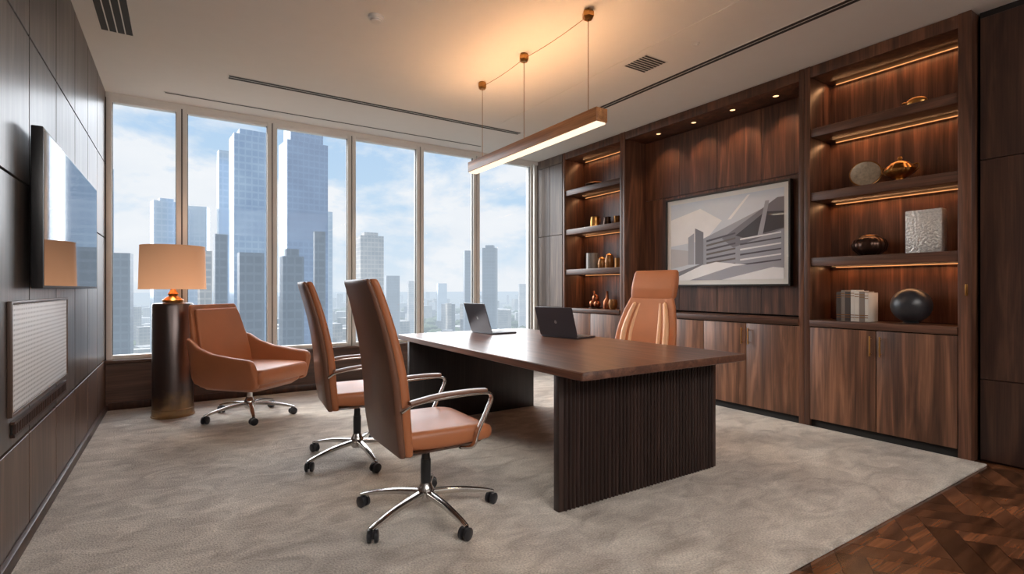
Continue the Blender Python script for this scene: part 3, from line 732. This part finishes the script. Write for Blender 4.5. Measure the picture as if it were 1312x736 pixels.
mb = MB(); mb.rings([[(a*s, b_*s, z) for a, b_ in rr(.10, .235, .012, 2)] for z, s in ((0, .96), (.006, 1), (.325, 1), (.33, .97))]); mb.obj('body', 'silver_tex', T)
mb = MB(); mb.box((-.03, -.09, .3305), (.03, .09, .333)); mb.obj('opening', 'black', T)
def f_(T_):
    mb = MB(); mb.lathe([(.075, .142), (.06, .16), (.025, .175), (.012, .18), (.018, .195), (.012, .21), (0, .212)], 32); mb.obj('lid', 'brass', T_)
    for s in (-1, 1):
        mb = MB(); mb.tube(cat([(0, s*.085, .13), (0, s*.12, .135), (0, s*.125, .10), (0, s*.1, .08)], 4), .006); mb.obj('handle', 'brass_dark', T_)
vase('urn', 'antique brass lidded urn with handles on shelf', 'urn', (XS, 1.775, z2), [(.045, 0), (.05, .008), (.03, .02), (.025, .035), (.06, .05), (.098, .08), (.105, .105), (.09, .125), (.078, .14), (0, .14)], 'brass', extra=f_, ribs=12)
T = thing('decorative_plate', 'round engraved brass-rimmed plate on small easel', 'plate', (XS, 2.02, z2))
T.rotation_euler = (0, 0, .35)
mb = MB(); mb.X = Matrix.Translation((0, 0, .115)) @ Matrix.Rotation(math.radians(-76), 4, 'Y')
mb.lathe([(0, 0), (.075, 0), (.105, .012), (.112, .014), (.108, .020), (.075, .008), (0, .008)], 48); mb.obj('plate', pbr('engraved_plate', srgb(150, 136, 116), .4, .3, var=.6, vs=45), T)
mb = MB(); mb.X = Matrix.Translation((0, 0, .115)) @ Matrix.Rotation(math.radians(-76), 4, 'Y')
mb.rings([[((.11+a)*math.cos(2*PI*k_/48), (.11+a)*math.sin(2*PI*k_/48), .016+b_) for a, b_ in rr(.012, .012, .005, 2)] for k_ in range(49)], cap=False); mb.obj('rim', 'brass_dark', T)
mb = MB(); mb.tube([(-.03, -.05, .004), (.0, -.05, .02), (.06, 0, .14)], .004); mb.tube([(-.03, .05, .004), (.0, .05, .02), (.06, 0, .14)], .004); mb.tube([(.06, 0, .14), (.09, 0, .004)], .004); mb.obj('easel', 'black', T)
T = thing('sculpture', 'rounded brass pod sculpture lying on shelf', 'sculpture', (XS-.03, 1.655, z3))
mb = MB(); mb.ball((0, 0, .042), .042, sc=(1, 1.7, 1)); mb.obj('body', 'brass', T)
mb = MB(); mb.tube(cat([(0, .06, .05), (0, .08, .058), (0, .095, .055)], 3), [.010-.001*i for i in range(7)]); mb.obj('stem', 'brass', T)
mb = MB(); mb.tube([(0, -.16, .012), (0.02, 0, .014), (0, .17, .012)], [.008, .012, .007]); tag(mb.obj('driftwood', 'bronze', loc=(XS-.05, 1.94, z3)), 'thin dark stick ornament lying on the top shelf', 'ornament')
y = 2.205
for w, h, mt in ((.036, .245, 'bk_dark'), (.03, .26, 'bk_grey'), (.042, .25, 'bk_dark'), (.028, .262, 'bk_white'), (.034, .255, 'bk_white'), (.04, .25, 'bk_grey'), (.026, .24, 'bk_white')):
    lab = {'bk_dark': 'upright hardback book with dark spine', 'bk_grey': 'upright hardback book with grey-brown spine', 'bk_white': 'upright hardback book with cream spine'}[mt]
    T = thing('book', lab+' on cabinet top', 'book', (XS-.09, y-w/2, zc), group='hardback books on the cabinet top')
    mb = MB(); mb.box((0, -w/2, 0), (.17, -w/2+.003, h), .001); mb.box((0, w/2-.003, 0), (.17, w/2, h), .001); mb.box((-.004, -w/2, 0), (0, w/2, h), .0015)
    for zz in (.03, .05, h-.05, h-.03): mb.box((-.0055, -w/2+.001, zz), (-.003, w/2-.001, zz+.006), 0, 1)
    mb.obj('cover', [mt, 'brass_dark'], T)
    mb = MB(); mb.box((.0005, -w/2+.0032, .004), (.164, w/2-.0032, h-.004)); mb.obj('pages', 'paper', T)
    y -= w+.0015

T = thing('dish', 'small brown carved dish with flat lid on shelf', 'dish', (XS, 5.35, z3))
mb = MB(); mb.lathe([(.09, 0), (.13, .02), (.14, .04), (0, .04)], 32); mb.obj('bowl', 'bronze', T)
mb = MB(); mb.lathe([(.138, .041), (.10, .06), (.02, .07), (.015, .085), (0, .085)], 32); mb.obj('lid', 'brass_dark', T)
def hd(T_):
    mb = MB(); mb.tube(cat([(0, -.06, .12), (0, -.1, .11), (0, -.1, .06), (0, -.055, .04)], 4), .007); mb.obj('handle', 'copper', T_)
vase('mug', 'hammered brass mug with curved handle on shelf', 'mug', (XS, 5.36, z2), [(.055, 0), (.068, .01), (.07, .08), (.06, .14), (.064, .15), (.056, .15), (.052, .02), (0, .02)], 'brass', extra=hd)
vase('jar', 'small dark bronze jar beside brass mug', 'jar', (XS, 5.12, z2), [(.05, 0), (.06, .01), (.055, .05), (.045, .10), (.05, .12), (.04, .12), (.035, .02), (0, .02)], 'bronze')
vase('jar', 'slim dark brass beaker at shelf edge', 'jar', (XS+.05, 4.98, z2), [(.04, 0), (.045, .01), (.05, .12), (.042, .12), (.035, .02), (0, .02)], 'brass_dark')
def flw(T_): mb = MB(); mb.lathe([(.05, .008), (.056, .06), (0, .06)], 24); mb.obj('filling', 'paper', T_)
vase('glass_jar', 'grey straight-sided glass jar on shelf', 'jar', (XS, 5.42, z1), [(.08, 0), (.085, .005), (.085, .22), (.078, .22), (.076, .012), (0, .012)], pbr('grey_glass', srgb(140, 136, 132), .1, .2), extra=flw)
for yy_, h in ((5.22, .13), (5.08, .17)):
    def lidf(T_, h=h): mb = MB(); mb.lathe([(.045, h-.002), (.05, h+.004), (.03, h+.02), (.012, h+.025), (0, h+.035)], 24); mb.obj('lid', 'brass', T_)
    vase('canister', 'amber lidded canister on shelf', 'jar', (XS, yy_, z1), [(.05, 0), (.058, .01), (.06, h*.6), (.046, h), (0, h)], 'amber', extra=lidf)
vase('cup', 'short dark brass cup on shelf', 'cup', (XS+.02, 4.93, z1), [(.04, 0), (.05, .01), (.05, .13), (.043, .13), (.04, .02), (0, .02)], 'brass_dark')
T = thing('sculpture', 'copper abstract cluster of rounded forms on cabinet top', 'sculpture', (XS, 5.36, zc))
mb = MB(); mb.lathe([(.09, 0), (.09, .015), (0, .015)], 24); mb.obj('plinth', 'bronze', T)
mb = MB(); mb.ball((0, .04, .065), .055); mb.ball((0, -.04, .06), .05); mb.ball((.01, 0, .135), .05, sc=(1, 1, 1.2)); mb.tube([(0, 0, .17), (-.01, .02, .24)], [.02, .012]); mb.obj('figure', 'copper', T)
vase('bottle', 'slim copper bottle vase on cabinet top', 'bottle', (XS, 5.12, zc), [(.045, 0), (.055, .015), (.055, .10), (.02, .15), (.016, .23), (.022, .24), (0, .24)], 'copper')
vase('cup', 'round dark amber cup on cabinet top', 'cup', (XS-.03, 4.98, zc), [(.03, 0), (.05, .02), (.06, .08), (.052, .13), (.045, .13), (.04, .03), (0, .03)], 'amber')

# ------------------------------------------------------------------ city outside
BP = []
def bld(b0, b1, r, top, mat, label, yaw=14, crown=None, depth=.8):
    bm_ = math.radians((b0+b1)/2); w = r*math.radians(b1-b0)
    k_ = math.cos(math.radians(yaw))+depth*abs(math.sin(math.radians(yaw))); w /= k_
    o = thing('skyscraper', label, 'building', (r*math.sin(bm_), r*math.cos(bm_), -80), -bm_+math.radians(yaw)); BP.append((o.location.copy(), w))
    mb = MB(); H_ = top+80; mb.box((-w/2, -w*depth/2, 0), (w/2, w*depth/2, H_), 0, 0)
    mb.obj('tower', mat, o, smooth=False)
    if crown:
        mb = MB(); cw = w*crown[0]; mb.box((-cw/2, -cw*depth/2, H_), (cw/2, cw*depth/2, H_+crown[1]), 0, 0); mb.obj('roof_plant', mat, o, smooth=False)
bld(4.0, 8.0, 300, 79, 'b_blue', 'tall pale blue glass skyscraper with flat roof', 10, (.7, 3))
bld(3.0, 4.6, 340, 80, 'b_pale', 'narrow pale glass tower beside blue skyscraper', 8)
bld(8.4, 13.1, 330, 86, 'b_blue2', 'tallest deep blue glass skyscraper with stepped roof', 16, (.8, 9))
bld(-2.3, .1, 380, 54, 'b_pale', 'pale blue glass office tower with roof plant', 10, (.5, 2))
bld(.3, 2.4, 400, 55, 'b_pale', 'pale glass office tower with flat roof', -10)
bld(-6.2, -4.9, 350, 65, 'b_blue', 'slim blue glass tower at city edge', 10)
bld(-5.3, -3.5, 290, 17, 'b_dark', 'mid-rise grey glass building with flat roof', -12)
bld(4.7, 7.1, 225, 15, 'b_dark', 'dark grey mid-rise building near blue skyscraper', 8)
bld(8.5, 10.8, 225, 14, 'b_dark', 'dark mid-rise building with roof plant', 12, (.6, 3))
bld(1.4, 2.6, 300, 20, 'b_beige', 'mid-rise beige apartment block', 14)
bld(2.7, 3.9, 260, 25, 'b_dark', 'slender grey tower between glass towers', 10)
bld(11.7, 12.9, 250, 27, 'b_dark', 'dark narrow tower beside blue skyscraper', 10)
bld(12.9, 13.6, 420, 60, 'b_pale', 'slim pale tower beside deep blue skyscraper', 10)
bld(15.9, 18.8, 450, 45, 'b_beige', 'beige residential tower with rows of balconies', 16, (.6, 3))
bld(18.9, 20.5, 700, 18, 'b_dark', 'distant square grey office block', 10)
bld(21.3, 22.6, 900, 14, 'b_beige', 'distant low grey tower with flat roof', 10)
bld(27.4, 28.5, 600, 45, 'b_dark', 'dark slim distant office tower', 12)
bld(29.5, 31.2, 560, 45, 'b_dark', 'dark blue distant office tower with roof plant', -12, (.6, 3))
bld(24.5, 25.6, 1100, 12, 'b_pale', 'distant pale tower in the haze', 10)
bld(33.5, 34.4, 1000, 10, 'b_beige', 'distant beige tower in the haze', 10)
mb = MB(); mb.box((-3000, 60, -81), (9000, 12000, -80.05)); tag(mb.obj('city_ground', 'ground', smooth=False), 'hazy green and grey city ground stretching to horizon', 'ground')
mb = MB()
def clear(c, m_): return all((Vector((c[0], c[1]))-Vector((p.x, p.y))).length > w_+m_ for p, w_ in BP)
for i in range(620):
    r = 560+2600*random.random()**1.5; bb = math.radians(-8+46*random.random()); w = random.uniform(15, 45); h = random.choice([8, 12, 15, 20, 28, 40, 50])*(random.uniform(.7, 1.25))
    c = Vector((r*math.sin(bb), r*math.cos(bb), -80))
    if not clear(c, 40): continue
    mb.X = Matrix.Translation(c) @ Matrix.Rotation(random.uniform(0, 1.5), 4, 'Z')
    if h > 45: w *= .55
    mb.box((-w/2, -w*.35, 0), (w/2, w*.35, h), 0, random.choice([0, 0, 1, 2]))
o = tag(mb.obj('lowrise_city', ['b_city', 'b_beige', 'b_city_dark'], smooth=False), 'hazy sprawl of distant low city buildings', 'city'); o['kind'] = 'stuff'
mb = MB()
for i in range(1100):
    r = 500+1500*random.random()**1.3; bb = math.radians(-8+46*random.random()); c = (r*math.sin(bb), r*math.cos(bb), -75)
    if clear(c, 15): mb.ball(c, random.uniform(8, 14), sc=(1.3, 1.3, .8), sub=1)
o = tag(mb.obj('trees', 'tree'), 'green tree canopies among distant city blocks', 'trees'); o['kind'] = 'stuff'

# ------------------------------------------------------------------ world
w = bpy.data.worlds.new('sky'); scene.world = w; w.use_nodes = True; n = w.node_tree.nodes; l = w.node_tree.links; n.clear()
out = n.new('ShaderNodeOutputWorld'); bg = n.new('ShaderNodeBackground'); tc = n.new('ShaderNodeTexCoord')
sp = n.new('ShaderNodeSeparateXYZ'); l.new(tc.outputs['Generated'], sp.inputs[0])
gr = n.new('ShaderNodeValToRGB'); e = gr.color_ramp.elements
e[0].position = 0; e[0].color = (.76, .85, .93, 1); e[1].position = .5; e[1].color = (.36, .56, .85, 1)
e2 = e.new(.16); e2.color = (.55, .73, .91, 1); l.new(sp.outputs['Z'], gr.inputs[0])
mp = n.new('ShaderNodeMapping'); mp.inputs['Scale'].default_value = (1, 1, 2.2); mp.inputs['Location'].default_value = (.3, .1, .4)
l.new(tc.outputs['Generated'], mp.inputs['Vector'])
nz = n.new('ShaderNodeTexNoise'); nz.inputs['Scale'].default_value = 4.2; nz.inputs['Detail'].default_value = 10; nz.inputs['Roughness'].default_value = .58; nz.inputs['Distortion'].default_value = .15
l.new(mp.outputs[0], nz.inputs['Vector'])
cr = n.new('ShaderNodeValToRGB'); cr.color_ramp.elements[0].position = .41; cr.color_ramp.elements[0].color = (0, 0, 0, 1)
cr.color_ramp.elements[1].position = .54; cr.color_ramp.elements[1].color = (1, 1, 1, 1); l.new(nz.outputs['Fac'], cr.inputs[0])
n3 = n.new('ShaderNodeTexNoise'); n3.inputs['Scale'].default_value = 9; n3.inputs['Detail'].default_value = 6; l.new(mp.outputs[0], n3.inputs['Vector'])
cc = n.new('ShaderNodeMix'); cc.data_type = 'RGBA'; cc.inputs['A'].default_value = (.78, .84, .91, 1); cc.inputs['B'].default_value = (1.0, 1.0, 1.0, 1); l.new(n3.outputs['Fac'], cc.inputs['Factor'])
mx = n.new('ShaderNodeMix'); mx.data_type = 'RGBA'; l.new(cc.outputs['Result'], mx.inputs['B'])
l.new(cr.outputs[0], mx.inputs['Factor']); l.new(gr.outputs[0], mx.inputs['A']); l.new(mx.outputs['Result'], bg.inputs[0])
bg.inputs[1].default_value = 1.0; l.new(bg.outputs[0], out.inputs[0])

# lights
p = light('window_portal', 'AREA', ((XL+4.5)/2, YF-.12, 1.8), 1, (1, 1, 1), None, 5.1, 2.6, (math.radians(-90), 0, 0)); p.data.cycles.is_portal = True
s = light('sun', 'SUN', (0, 20, 20), 2.6, (1, .93, .82), None, math.radians(14))
s.rotation_euler = Vector((.45, -1, -.62)).to_track_quat('-Z', 'Y').to_euler()
s = light('added_sky_fill', 'SUN', (0, 24, 20), 7.5, (.97, .98, 1), None, math.radians(80))  # added wide sun lamp, mimics a brighter sky to lift the interior
s.rotation_euler = Vector((.05, -1, -.40)).to_track_quat('-Z', 'Y').to_euler()
light('added_soft_fill', 'AREA', (1.6, -1.2, 3.1), 250, (1, .96, .92), None, 3.5, 2.5, (math.radians(25), 0, 0))  # unseen area lamp added behind the camera as soft fill

# ------------------------------------------------------------------ camera
cd = bpy.data.cameras.new('camera'); cam = bpy.data.objects.new('camera', cd); COL.objects.link(cam)
cam.location = (0, 0, 1.2); cam.rotation_euler = (PI/2, 0, math.radians(-32.8)); cd.sensor_width = 36; cd.lens = 18.11; cd.shift_y = .0015
cd.clip_start = .05; cd.clip_end = 20000
scene.camera = cam
scene.view_settings.view_transform = 'Standard'
scene.view_settings.look = 'None'
scene.view_settings.exposure = 0
